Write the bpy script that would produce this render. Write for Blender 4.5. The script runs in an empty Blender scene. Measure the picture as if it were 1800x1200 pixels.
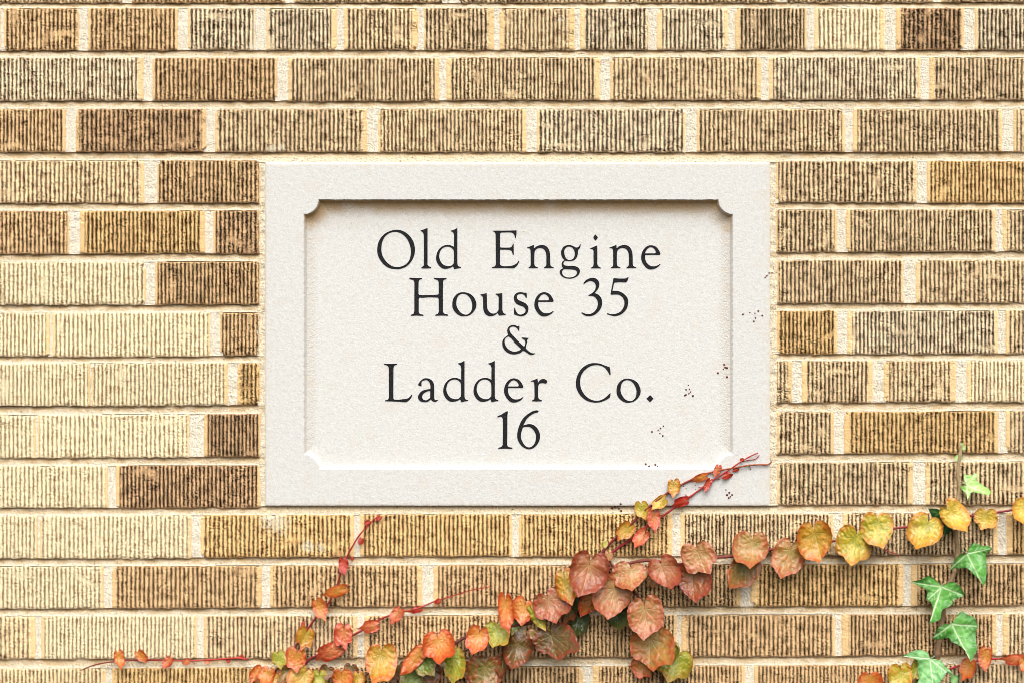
import bpy, math, random
import numpy as np

# ------------------------------------------------------------------ camera, sky, sun, exposure
S = 0.00076            # metres per pixel of the 1800 x 1200 photograph at the wall face
D = 2.4                # camera distance from the wall face
scene = bpy.context.scene
cam_data = bpy.data.cameras.new("camera")
cam_data.sensor_width = 36.0
cam_data.lens = 36.0 * D / (1800 * S)
cam_data.clip_end = 200
cam = bpy.data.objects.new("camera", cam_data)
cam.location = (0, -D, 0)
cam.rotation_euler = (math.radians(90), 0, 0)
scene.collection.objects.link(cam)
scene.camera = cam

SUN_DIR = np.array([0.03, -0.56, 0.94]); SUN_DIR = SUN_DIR / np.linalg.norm(SUN_DIR)
SUN_EL = math.asin(SUN_DIR[2]); SUN_AZ = math.atan2(SUN_DIR[0], SUN_DIR[1])
world = bpy.data.worlds.new("World")
scene.world = world
world.use_nodes = True
nt = world.node_tree
bg = nt.nodes["Background"]
sky = nt.nodes.new("ShaderNodeTexSky")
sky.sky_type = 'NISHITA'
sky.sun_disc = False
sky.sun_elevation = SUN_EL
sky.sun_rotation = SUN_AZ
sky.dust_density = 6.0
sky.air_density = 1.0
# an even, colourless overcast: the sky keeps its gradient but loses its blue
hs = nt.nodes.new("ShaderNodeHueSaturation"); hs.inputs["Saturation"].default_value = 0.05
tint = nt.nodes.new("ShaderNodeMix"); tint.data_type = 'RGBA'; tint.blend_type = 'MULTIPLY'
tint.inputs["Factor"].default_value = 1.0; tint.inputs["B"].default_value = (1.0, 0.965, 0.91, 1)
nt.links.new(sky.outputs[0], hs.inputs["Color"]); nt.links.new(hs.outputs["Color"], tint.inputs["A"])
nt.links.new(tint.outputs["Result"], bg.inputs[0])
bg.inputs[1].default_value = 0.15
sun_data = bpy.data.lights.new("sun", 'SUN')
sun_data.energy = 1.1
sun_data.angle = math.radians(80)
sun_data.color = (1.0, 0.985, 0.96)
sun = bpy.data.objects.new("sun", sun_data)
scene.collection.objects.link(sun)
from mathutils import Vector
sun.rotation_euler = Vector((-SUN_DIR).tolist()).to_track_quat('-Z', 'Y').to_euler()
scene.view_settings.view_transform = 'Standard'
scene.view_settings.look = 'None'
scene.view_settings.exposure = 0.58
scene.view_settings.gamma = 1.0
scene.cycles.filter_width = 0.85          # a crisp lens

rng = np.random.default_rng(7)
random.seed(7)

# ------------------------------------------------------------------ helpers
def lin(c):
    c = np.asarray(c, dtype=np.float64) / 255.0
    return np.where(c <= 0.04045, c / 12.92, ((c + 0.055) / 1.055) ** 2.4)

def P(px, py, out=0.0):
    """pixel of the photo -> point at the given distance (metres) in front of the wall face"""
    f = (D - out) / D
    return ((px - 900) * S * f, -out, (600 - py) * S * f)

def smooth(a, b, x):
    t = np.clip((x - a) / (b - a), 0, 1)
    return t * t * (3 - 2 * t)

def noise_tile(n, wl_lo, wl_hi, ax=1.0, ay=1.0):
    """periodic band-limited noise, unit deviation; wavelengths in samples"""
    f = rng.standard_normal((n, n))
    F = np.fft.rfft2(f)
    ky = np.fft.fftfreq(n)[:, None] * ay
    kx = np.fft.rfftfreq(n)[None, :] * ax
    k = np.sqrt(kx * kx + ky * ky) + 1e-9
    w = np.exp(-(k * wl_lo) ** 2 * 0.7) * (1 - np.exp(-(k * wl_hi) ** 2 * 0.7))
    o = np.fft.irfft2(F * w, s=(n, n))
    return (o / o.std()).astype(np.float32)

def samp(tile, x, y):
    n = tile.shape[0]
    x0 = np.floor(x).astype(np.int64); y0 = np.floor(y).astype(np.int64)
    fx = (x - x0); fy = (y - y0)
    x0 %= n; y0 %= n
    x1 = (x0 + 1) % n; y1 = (y0 + 1) % n
    return ((tile[y0, x0] * (1 - fx) + tile[y0, x1] * fx) * (1 - fy)
            + (tile[y1, x0] * (1 - fx) + tile[y1, x1] * fx) * fy)

T_FINE = noise_tile(1024, 2.2, 9)
T_MED = noise_tile(1024, 6, 26)
T_COARSE = noise_tile(1024, 26, 120)
T_TEAR = noise_tile(1024, 2.0, 5, ax=1.0, ay=1.0)

def link(o, parent=None):
    scene.collection.objects.link(o)
    if parent is not None:
        o.parent = parent
        o.matrix_parent_inverse = parent.matrix_world.inverted() if False else o.matrix_parent_inverse
    return o

def tag(o, label=None, category=None, group=None, kind=None):
    if label: o["label"] = label
    if category: o["category"] = category
    if group: o["group"] = group
    if kind: o["kind"] = kind
    return o

def empty(name, loc, label, category, group=None):
    o = bpy.data.objects.new(name, None)
    o.location = loc
    o.empty_display_size = 0.02
    scene.collection.objects.link(o)
    return tag(o, label, category, group)

def mesh_obj(name, V, Q, mat, parent=None, col=None, smooth_shade=False, T=None):
    """V (n,3) world points, Q (m,4) quads, T (k,3) triangles -> linked object, origin at its parent"""
    me = bpy.data.meshes.new(name)
    V = np.asarray(V, dtype=np.float64)
    org = np.array(parent.location) if parent is not None else np.zeros(3)
    V = (V - org).astype(np.float32)
    Q = np.asarray(Q, dtype=np.int32).reshape(-1, 4)
    T = np.asarray(T if T is not None else [], dtype=np.int32).reshape(-1, 3)
    me.vertices.add(len(V)); me.vertices.foreach_set("co", V.ravel())
    nl = Q.size + T.size
    me.loops.add(nl)
    me.loops.foreach_set("vertex_index", np.concatenate([Q.ravel(), T.ravel()]))
    me.polygons.add(len(Q) + len(T))
    st = np.concatenate([np.arange(len(Q)) * 4, Q.size + np.arange(len(T)) * 3]).astype(np.int32)
    me.polygons.foreach_set("loop_start", st)
    me.polygons.foreach_set("use_smooth", np.full(len(Q) + len(T), smooth_shade))
    me.update(calc_edges=True)
    if col is not None:
        a = me.color_attributes.new("pigment", 'FLOAT_COLOR', 'POINT')
        c4 = np.ones((len(V), 4), dtype=np.float32); c4[:, :3] = col
        a.data.foreach_set("color", c4.ravel())
    me.materials.append(mat)
    return link(bpy.data.objects.new(name, me), parent)

def grid_quads(ny, nx, base=0):
    i = np.arange(ny - 1)[:, None] * nx + np.arange(nx - 1)[None, :] + base
    return np.stack([i, i + nx, i + nx + 1, i + 1], -1).reshape(-1, 4)

# ------------------------------------------------------------------ materials
def pigment_material(name, rough, spec, noise_scale, noise_amt, bump_scale, bump_dist, sheen=0.0):
    m = bpy.data.materials.new(name); m.use_nodes = True
    t = m.node_tree; b = t.nodes["Principled BSDF"]
    at = t.nodes.new("ShaderNodeAttribute"); at.attribute_name = "pigment"
    tc = t.nodes.new("ShaderNodeTexCoord")
    nz = t.nodes.new("ShaderNodeTexNoise"); nz.inputs["Scale"].default_value = noise_scale
    nz.inputs["Detail"].default_value = 4
    t.links.new(tc.outputs["Object"], nz.inputs["Vector"])
    mr = t.nodes.new("ShaderNodeMapRange")
    mr.inputs["From Min"].default_value = 0.25; mr.inputs["From Max"].default_value = 0.75
    mr.inputs["To Min"].default_value = 1 - noise_amt; mr.inputs["To Max"].default_value = 1 + noise_amt
    t.links.new(nz.outputs["Fac"], mr.inputs["Value"])
    mx = t.nodes.new("ShaderNodeMix"); mx.data_type = 'RGBA'; mx.blend_type = 'MULTIPLY'
    mx.inputs["Factor"].default_value = 1.0
    t.links.new(at.outputs["Color"], mx.inputs["A"]); t.links.new(mr.outputs["Result"], mx.inputs["B"])
    t.links.new(mx.outputs["Result"], b.inputs["Base Color"])
    b.inputs["Roughness"].default_value = rough
    b.inputs["Specular IOR Level"].default_value = spec
    n2 = t.nodes.new("ShaderNodeTexNoise"); n2.inputs["Scale"].default_value = bump_scale
    n2.inputs["Detail"].default_value = 3
    t.links.new(tc.outputs["Object"], n2.inputs["Vector"])
    bp = t.nodes.new("ShaderNodeBump"); bp.inputs["Distance"].default_value = bump_dist
    bp.inputs["Strength"].default_value = 0.6
    t.links.new(n2.outputs["Fac"], bp.inputs["Height"]); t.links.new(bp.outputs["Normal"], b.inputs["Normal"])
    return m

M_BRICK = pigment_material("combed_buff_brick", 0.95, 0.12, 900, 0.10, 1600, 0.0005)
M_MORTAR = pigment_material("sandy_mortar", 1.0, 0.05, 1200, 0.14, 1500, 0.0003)
M_STONE = pigment_material("pale_limestone", 0.9, 0.15, 1500, 0.06, 1600, 0.00014)
M_LEAF = pigment_material("leaf_blade", 0.34, 0.5, 420, 0.08, 500, 0.00012)
M_STEM = pigment_material("vine_stem", 0.6, 0.3, 500, 0.2, 700, 0.0004)

def paint_material():
    m = bpy.data.materials.new("black_lettering_paint"); m.use_nodes = True
    t = m.node_tree; b = t.nodes["Principled BSDF"]
    tc = t.nodes.new("ShaderNodeTexCoord")
    nz = t.nodes.new("ShaderNodeTexNoise"); nz.inputs["Scale"].default_value = 1100; nz.inputs["Detail"].default_value = 3
    t.links.new(tc.outputs["Object"], nz.inputs["Vector"])
    cr = t.nodes.new("ShaderNodeValToRGB")
    cr.color_ramp.elements[0].position = 0.45; cr.color_ramp.elements[0].color = (0.004, 0.004, 0.005, 1)
    cr.color_ramp.elements[1].position = 0.78; cr.color_ramp.elements[1].color = (0.05, 0.05, 0.062, 1)
    t.links.new(nz.outputs["Fac"], cr.inputs["Fac"]); t.links.new(cr.outputs["Color"], b.inputs["Base Color"])
    b.inputs["Roughness"].default_value = 0.8; b.inputs["Specular IOR Level"].default_value = 0.2
    return m
M_PAINT = paint_material()

# ------------------------------------------------------------------ brick wall
# course lines: (top left, bottom left, top right, bottom right) at x = 0 and x = 1800
ROWS = {
 'Z': (-72, 6, -72, 4), 'A': (15, 89, 15, 88), 'B': (102, 178, 101, 176), 'C': (192, 268, 192, 267),
 'D': (283, 357, 284, 357), 'E': (371, 447, 369, 443), 'F': (461, 537, 457, 533), 'G': (551, 627, 546, 621),
 'H': (639, 714, 633, 706), 'I': (729, 804, 722, 796), 'J': (819, 893, 811, 886), 'K': (906, 981, 901, 975),
 'L': (995, 1069, 990, 1064), 'M': (1083, 1158, 1079, 1152), 'N': (1175, 1250, 1167, 1243),
}
ORDER = list("ZABCDEFGHIJKLMN")
# (x0, x1, tone, soot, smooth left, smooth right)
BR = {
 'Z': [(-40,215,1,.6,0,0),(232,500,2,.6,4,4),(517,782,1,.6,5,5),(805,1070,1,.6,5,5),(1083,1365,1,.6,5,5),(1380,1640,1,.6,5,5),(1655,1920,1,.6,5,0)],
 'A': [(-130,0,1,.5,0,6),(7,138,2,.6,3,2),(155,312,2,.55,3,4),(330,447,5,.72,4,2),(468,592,5,.72,4,10),(605,735,1,.6,6,11),(745,868,1,.65,3,9),(878,1010,1,.5,8,10),(1020,1140,5,.75,8,2),(1155,1280,5,.65,9,7),(1292,1418,1,.78,9,4),(1432,1555,0,.38,6,8),(1575,1695,4,.85,9,5),(1714,1840,5,.75,5,2)],
 'B': [(-20,252,5,.55,0,9),(268,487,2,.6,4,4),(507,772,1,.6,5,8),(785,1055,1,.65,7,9),(1073,1338,1,.5,4,8),(1352,1618,5,.6,7,5),(1634,1880,1,.62,8,0)],
 'C': [(-60,115,2,.6,0,5),(133,362,4,.62,6,7),(378,645,1,.6,4,7),(665,925,1,.6,4,7),(944,1205,5,.65,4,4),(1225,1485,1,.6,4,5),(1500,1762,1,.7,7,5),(1782,2045,1,.5,5,0)],
 'D': [(-20,253,1,.42,0,6),(276,456,2,.72,3,1),None,(1365,1612,1,.62,3,4),(1630,1890,3,.55,5,0)],
 'E': [(-140,121,2,.6,0,3),(141,360,3,.65,8,8),(375,456,4,.72,4,1),None,(1364,1472,1,.65,3,5),(1487,1750,1,.65,8,5),(1763,2030,1,.55,8,0)],
 'F': [(-12,256,0,.24,0,3),(273,456,2,.76,4,1),None,(1366,1588,1,.65,3,4),(1610,1870,1,.58,5,0)],
 'G': [(-180,87,0,.28,0,6),(92,369,0,.26,5,3),(387,455,2,.62,3,1),None,(1366,1472,3,.68,3,6),(1490,1755,5,.68,8,6),(1768,2030,1,.52,6,0)],
 'H': [(-90,158,0,.18,0,3),(161,400,0,.24,2,6),(417,457,3,.65,6,2),None,(1366,1392,1,.6,0,7),(1410,1535,1,.6,9,8),(1554,1680,1,.48,9,10),(1700,1830,0,.42,7,4)],
 'I': [(-190,62,0,.15,0,3),(66,332,0,.18,3,3),(358,457,4,.78,7,3),None,(1366,1466,1,.6,3,6),(1484,1755,3,.62,9,7),(1768,2030,1,.48,8,0)],
 'J': [(-80,189,0,.17,0,4),(203,457,4,.74,7,5),None,(1366,1605,1,.65,3,9),(1627,1890,1,.62,8,0)],
 'K': [(-190,66,0,.16,0,3),(70,336,0,.2,3,5),(353,622,3,.48,5,6),(633,900,3,.52,6,4),(912,1182,3,.55,5,8),(1196,1465,1,.68,8,5),(1482,1755,1,.62,8,9),(1770,2030,3,.62,10,0)],
 'L': [(-80,182,0,.24,0,4),(197,460,2,.46,6,7),(475,742,2,.52,5,8),(762,1025,2,.52,8,3),(1040,1302,2,.65,3,8),(1320,1588,3,.62,11,8),(1602,1870,2,.68,11,0)],
 'M': [(-200,62,1,.24,0,8),(72,346,0,.24,6,5),(358,628,1,.44,4,8),(640,905,2,.5,8,3),(920,1190,2,.55,4,6),(1198,1468,2,.55,9,5),(1480,1752,2,.62,12,8),(1763,2030,1,.55,9,0)],
 'N': [(-80,185,1,.3,0,4),(197,455,3,.46,5,5),(470,750,2,.46,5,5),(765,1025,2,.55,5,8),(1042,1310,2,.55,11,7),(1326,1590,2,.52,7,6),(1604,1870,1,.52,6,0)],
}
TONES = {  # ridge colour, ridge smudge, groove dirt
 0: ((238, 221, 184), (228, 204, 160), (112, 74, 46)),
 1: ((234, 206, 164), (166, 134, 98), (36, 25, 16)),
 2: ((225, 189, 142), (158, 122, 84), (36, 25, 17)),
 3: ((232, 194, 136), (172, 130, 82), (38, 26, 16)),
 4: ((210, 173, 131), (134, 102, 76), (32, 23, 17)),
 5: ((240, 218, 182), (164, 138, 106), (30, 22, 17)),
}
BAND = lin((240, 213, 164))
SMEARS = [(565,962,6),(541,960,9),(487,915,19),(470,908,12),(478,263,8),(494,259,6),(440,82,6),(985,35,4),(1205,268,7),(905,985,7),(1462,898,6)]

def row_lines(key, x):
    tl, bl, tr, br = ROWS[key]
    k = x / 1800.0
    return tl + (tr - tl) * k, bl + (br - bl) * k

# courses beyond the frame so the wall goes on
for n, (k0, dy) in enumerate([('Z', -89), ('Z', -178)]):
    key = 'z%d' % n
    ROWS[key] = tuple(v + dy for v in ROWS[k0]); BR[key] = []
    ORDER.insert(0, key)
for n, dy in enumerate([90, 180]):
    key = 'n%d' % n
    ROWS[key] = tuple(v + dy for v in ROWS['N']); BR[key] = []
    ORDER.append(key)
XMIN, XMAX = -620, 2420
for r, key in enumerate(ORDER):
    L = BR[key]
    if not L:
        x = XMIN - (r % 2) * 130
        while x < XMAX:
            L.append((x, x + 263, int(rng.choice([1, 2, 3])), .5, 5, 5)); x += 279
        continue
    first = L[0]; step, gap = (133, 14) if key == 'A' else (263, 16)
    x = first[0] - gap
    while x > XMIN:
        L.insert(0, (x - step, x, 0 if key in "FGHIJKL" else 1, .25 if key in "FGHIJKL" else .5, 5, 5)); x -= step + gap
    x = L[-1][1] + gap
    while x < XMAX:
        L.append((x, x + step, int(rng.choice([1, 2, 3])), .55, 5, 5)); x += step + gap

bV, bQ, bC = [], [], []
nb = 0
def add_brick(x0, x1, key, tone, soot, sl, sr):
    global nb
    inside = x1 > -60 and x0 < 1860 and key[0] in "ZABCDEFGHIJKLMN" and len(key) == 1
    dx, dy = (1.0, 1.15) if inside else (2.6, 4.0)
    nx = max(4, int((x1 - x0) / dx) + 1)
    ny = max(4, int(76 / dy) + 1)
    u = np.linspace(0, 1, nx)[None, :].repeat(ny, 0)
    v = np.linspace(0, 1, ny)[:, None].repeat(nx, 1)
    ox, oy = rng.uniform(0, 900, 2)
    X = x0 + (x1 - x0) * u
    t, b = row_lines(key, X)
    t = t + rng.uniform(-.8, .8); b = b + rng.uniform(-.8, .8)
    # wavering arrises
    wt = samp(T_MED, X * .45 + ox, X * 0 + oy) * .55 + samp(T_FINE, X * .8 + oy, X * 0 + ox) * .35
    wb = samp(T_MED, X * .45 + oy, X * 0 + ox + 50) * .6 + samp(T_FINE, X * .8 + ox, X * 0 + oy) * .4
    Y0 = t + (b - t) * v
    wl = samp(T_MED, Y0 * .45 + ox + 31, Y0 * 0 + oy) * .4
    wr = samp(T_MED, Y0 * .45 + oy + 77, Y0 * 0 + ox) * .4
    X = X + wl * (1 - u) ** 6 + wr * u ** 6
    Y = Y0 + wt * (1 - v) ** 4 + wb * v ** 4
    hgt = b - t
    # combed ribs
    per = rng.uniform(6.7, 7.9)
    ph = (X - x0) / per + rng.uniform(0, 1) + samp(T_COARSE, X * .7 + ox, Y * .25 + oy) * .025 + samp(T_MED, X * .5 + oy, Y * .3 + ox) * .02 + samp(T_FINE, X * .5 + ox * .7, Y * .8 + oy * 1.1) * .04
    med = samp(T_MED, X + ox * 1.3, Y + oy * .7)
    rid = np.floor(ph + .5).astype(int) % 64
    rph = rng.uniform(0, 6.28, 64)[rid]; rwl = rng.uniform(4.2, 7.0, 64)[rid]
    zz = np.sin(2 * np.pi * Y / rwl + rph + med)
    g = -np.cos(2 * np.pi * (ph + .055 * zz)) + .30 * np.sin(2 * np.pi * Y / rwl + rph * 1.7 + med)
    tear = samp(T_TEAR, X * .75 + ox * 1.7, Y * .95 + oy * 1.3)
    fine = samp(T_FINE, X * 1.1 + oy * 1.1, Y * 1.1 + ox * 1.9)
    blot = samp(T_COARSE, X * 1.3 + oy, Y * 1.6 + ox)
    rag = samp(T_TEAR, X * .5 + oy * 1.5, Y * .55 + ox)
    local = np.clip(soot * .9 + .07 + .09 * blot, 0.03, 1.0)
    thr = .95 - 1.25 * local
    groove = smooth(-.14, .24, g - thr + tear * (.48 + .40 * local) + fine * .24 + rag * .24)
    dl = (X - x0); dr = (x1 - X)
    plain = np.maximum(1 - smooth(sl - 1.5, sl + 1.5, dl), 1 - smooth(sr - 1.5, sr + 1.5, dr)) if (sl + sr) > 0 else np.zeros_like(X)
    rowend = np.minimum(v, 1 - v) * hgt
    groove = groove * (1 - plain) * smooth(-.5, 3.0, rowend + fine * .7)
    # scuffed, smeared and torn places where the combing is lost or cut deeper
    for _ in range(int(rng.integers(1, 5)) if inside else 0):
        cx_, cy_ = rng.uniform(x0, x1), rng.uniform(t.min(), b.max()); an = rng.choice([0.0, 1.57, rng.uniform(0, 3.14)])
        la, lb = rng.uniform(7, 30), rng.uniform(2.5, 8)
        ex = (X - cx_) * math.cos(an) + (Y - cy_) * math.sin(an); ey = -(X - cx_) * math.sin(an) + (Y - cy_) * math.cos(an)
        m_ = smooth(1.15, .6, np.hypot(ex / la, ey / lb) + .3 * fine + .2 * med)
        if rng.random() < .62: groove = groove * (1 - .75 * m_)
        else: groove = np.maximum(groove, m_ * .75 * smooth(-.6, .8, fine + tear))
    # colours
    c_r, c_s, c_d = [lin(c) for c in TONES[tone]]
    jit = 1 + rng.uniform(-.06, .06)
    smud = smooth(-.2, 1.9, blot * .5 + med * .15 + fine * .5 + tear * .6 + (local - .5) * 1.8)[..., None] * .72
    colr = c_r * jit * (1 - smud) + c_s * jit * smud
    colr = colr * np.clip(1 + .20 * fine + .12 * tear + .05 * med, .45, 1.35)[..., None]
    # the crests stay cleaner than the flanks
    crest = smooth(.3, 1.0, -g)[..., None] * (1 - plain[..., None])
    colr = colr * (1 + .16 * crest)
    band = BAND * jit * (.72 + .28 * c_r / c_r.max()) * (1 + .05 * fine)[..., None]
    pl = plain[..., None] * .85
    colr = colr * (1 - pl) + band * pl
    pore = smooth(1.2, 1.9, samp(T_TEAR, X * .7 + ox * 2.1, Y * .7 + oy * .6)) * smooth(.1, .7, local) * (1 - plain) * .75
    groove = np.maximum(groove, pore)
    gs = (groove * np.clip(.50 + .60 * local + .30 * tear, .05, 1))[..., None]
    col = colr * (1 - gs) + c_d * gs
    # brown line along the bottom arris: edge shadow and dirt put into the colour
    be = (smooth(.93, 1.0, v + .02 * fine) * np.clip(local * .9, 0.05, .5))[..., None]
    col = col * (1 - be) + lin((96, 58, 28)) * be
    for (sx, sy, sr_) in SMEARS:
        if x0 - 20 < sx < x1 + 20 and np.abs(Y - sy).min() < 20:
            d = np.hypot(X - sx, (Y - sy)) / sr_
            w = smooth(1.25, .75, d + .3 * fine + .3 * med)[..., None] * .5
            col = col * (1 - w) + lin((236, 228, 208)) * w
            groove = groove * (1 - w[..., 0] * .8)
    # depth of the face in pixels (negative = into the wall)
    edge = np.minimum(np.minimum(dl, dr), rowend)
    Zd = -1.7 * groove + .18 * fine + .25 * med + .2 * blot
    Zd = Zd - 1.4 * np.exp(-np.maximum(edge, 0) / 1.3)
    # knocked corners and nicks along the lower arris
    for _ in range(int(rng.integers(0, 3))):
        cx = rng.choice([x0, x1]); cyv = rng.choice([0., 1.])
        rr = rng.uniform(4, 9)
        cy = (t + (b - t) * cyv).mean()
        d = np.hypot(X - cx, Y - cy) / rr + .25 * med
        Zd = Zd - 5.5 * smooth(1.1, .55, d)
    for _ in range(int(rng.integers(1, 4))):
        cx = rng.uniform(x0 + 8, x1 - 8); rr = rng.uniform(2.5, 6)
        d = np.hypot((X - cx) * .55, Y - b) / rr + .3 * fine
        Zd = Zd - 2.0 * smooth(1.1, .4, d)
    Zd = Zd + rng.uniform(-.7, .7) + (u - .5) * rng.uniform(-.8, .8)
    pts = np.stack([(X - 900) * S, -Zd * S, (600 - Y) * S], -1)
    base = nb
    V = pts.reshape(-1, 3)
    bV.append(V); bQ.append(grid_quads(ny, nx, base)); bC.append(col.reshape(-1, 3))
    nb += len(V)
    # side walls of the brick going back into the joint
    ring = np.concatenate([np.arange(nx), np.arange(1, ny) * nx + nx - 1,
                           (ny - 1) * nx + np.arange(nx - 2, -1, -1), np.arange(ny - 2, 0, -1) * nx])
    back = V[ring].copy(); back[:, 1] = .016
    bV.append(back); bC.append(col.reshape(-1, 3)[ring] * 0 + c_r * .8)
    m = len(ring); i = np.arange(m); j = (i + 1) % m
    bQ.append(np.stack([base + ring[i], base + ring[j], nb + j, nb + i], -1))
    nb += m

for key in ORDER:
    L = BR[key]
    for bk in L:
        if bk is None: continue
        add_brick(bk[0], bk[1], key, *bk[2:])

wall = empty("brick_wall", (0, 0, (600 - 1440) * S),
             "long wall of combed buff and brown bricks with pale mortar, behind plaque and vines", "wall")
bw = mesh_obj("brickwork", np.concatenate(bV), np.concatenate(bQ), M_BRICK, wall, np.concatenate(bC))
del bV, bQ, bC

# mortar: one raked sheet, deeper under each course, nearly flush in the upright joints
PL = (466, 286, 1354, 889)       # the plaque in photo pixels
def build_mortar():
    xs = np.concatenate([np.arange(XMIN, -20, 4.), np.arange(-20, 1820, 1.7), np.arange(1820, XMAX, 4.)])
    ys = np.concatenate([np.arange(-255, -10, 3.), np.arange(-10, 1212, 1.15), np.arange(1212, 1425, 3.)])
    X, Y = np.meshgrid(xs, ys)
    bott = np.full(X.shape, -1e6); topn = np.full(X.shape, 1e6)
    incourse = np.zeros(X.shape, bool)
    under = np.zeros(X.shape, bool)
    body = np.zeros(X.shape, bool)
    for key in ORDER:
        t, b = row_lines(key, X)
        bott = np.where((b <= Y) & (b > bott), b, bott)
        topn = np.where((t >= Y) & (t < topn), t, topn)
        ic = (Y > t) & (Y < b)
        incourse |= ic
        for bk in BR[key]:
            if bk is None: continue
            ix = (xs > bk[0] + 11) & (xs < bk[1] - 11)
            body |= ((xs > bk[0] + 5) & (xs < bk[1] - 5))[None, :] & ic
            under |= ix[None, :] & (Y > t + 7) & (Y < b - 7)
    tt = np.clip((Y - bott) / np.maximum(topn - bott, 1), 0, 1)
    fine = samp(T_FINE, X * .9 + 13, Y * .9 + 401)
    med = samp(T_MED, X * .8 + 300, Y * .8 + 77)
    co = samp(T_COARSE, X * .9 + 120, Y * 1.5 + 9)
    bed = 4.8 * (1 - tt) ** 1.15 + 1.5 + .9 * co * (1 - tt)
    depth = np.where(incourse, np.where(body, 9.0, 2.3 + .25 * co), bed)
    # blend where uprights run into the beds
    up = np.clip(1 - np.minimum(np.abs(Y - bott), 3.) / 3., 0, 1) * (~incourse)
    depth = depth * (1 - .35 * up) + 2.3 * .35 * up
    # pointing round the plaque is brought out flush
    px = np.maximum(np.maximum(PL[0] - X, X - PL[2]), 0); py = np.maximum(np.maximum(PL[1] - Y, Y - PL[3]), 0)
    near = np.hypot(px, py)
    flush = 1 - smooth(10, 15, near)
    side = (py == 0)
    fd = np.where(side, 2.2 + .5 * co, np.where(Y < PL[1], 4.8 * np.clip((PL[1] - Y) / 18., 0, 1) + .3, 6.5 * np.clip((906 - Y) / 17., 0, 1) ** 1.3 + .6))
    depth = depth * (1 - flush) + fd * flush
    depth = depth + .36 * fine + .16 * med
    pit = smooth(1.55, 2.1, samp(T_FINE, X * .75 + 511, Y * .75 + 45))
    depth = depth + 1.6 * pit
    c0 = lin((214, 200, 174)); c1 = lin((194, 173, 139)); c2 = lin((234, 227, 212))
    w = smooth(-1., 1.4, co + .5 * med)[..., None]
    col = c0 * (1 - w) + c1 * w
    # joint shading put into the colour: pale lower lip, tan raked part
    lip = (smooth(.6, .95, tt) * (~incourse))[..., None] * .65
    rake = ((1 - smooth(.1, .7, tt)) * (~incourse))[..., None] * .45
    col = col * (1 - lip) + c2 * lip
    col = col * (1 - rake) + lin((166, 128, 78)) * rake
    up_ = incourse[..., None] * .75
    col = col * (1 - up_) + c2 * up_
    fl = flush[..., None] * .55
    col = col * (1 - fl) + lin((222, 206, 176)) * fl
    col = col * np.clip(1 + .17 * fine + .05 * med, .4, 1.3)[..., None]
    dk = (pit * .75)[..., None]
    col = col * (1 - dk) + lin((110, 84, 50)) * dk
    pts = np.stack([(X - 900) * S, depth * S, (600 - Y) * S], -1)
    ny, nx = X.shape
    q = grid_quads(ny, nx)
    inpl = (X > PL[0] + 6) & (X < PL[2] - 6) & (Y > PL[1] + 6) & (Y < PL[3] - 6)
    dead = (under | inpl).ravel()
    keep = ~(dead[q].all(1))
    q = q[keep]
    used = np.zeros(ny * nx, bool); used[q.ravel()] = True
    idx = np.cumsum(used) - 1
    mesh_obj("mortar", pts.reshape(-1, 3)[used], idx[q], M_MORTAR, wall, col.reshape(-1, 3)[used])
build_mortar()

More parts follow.
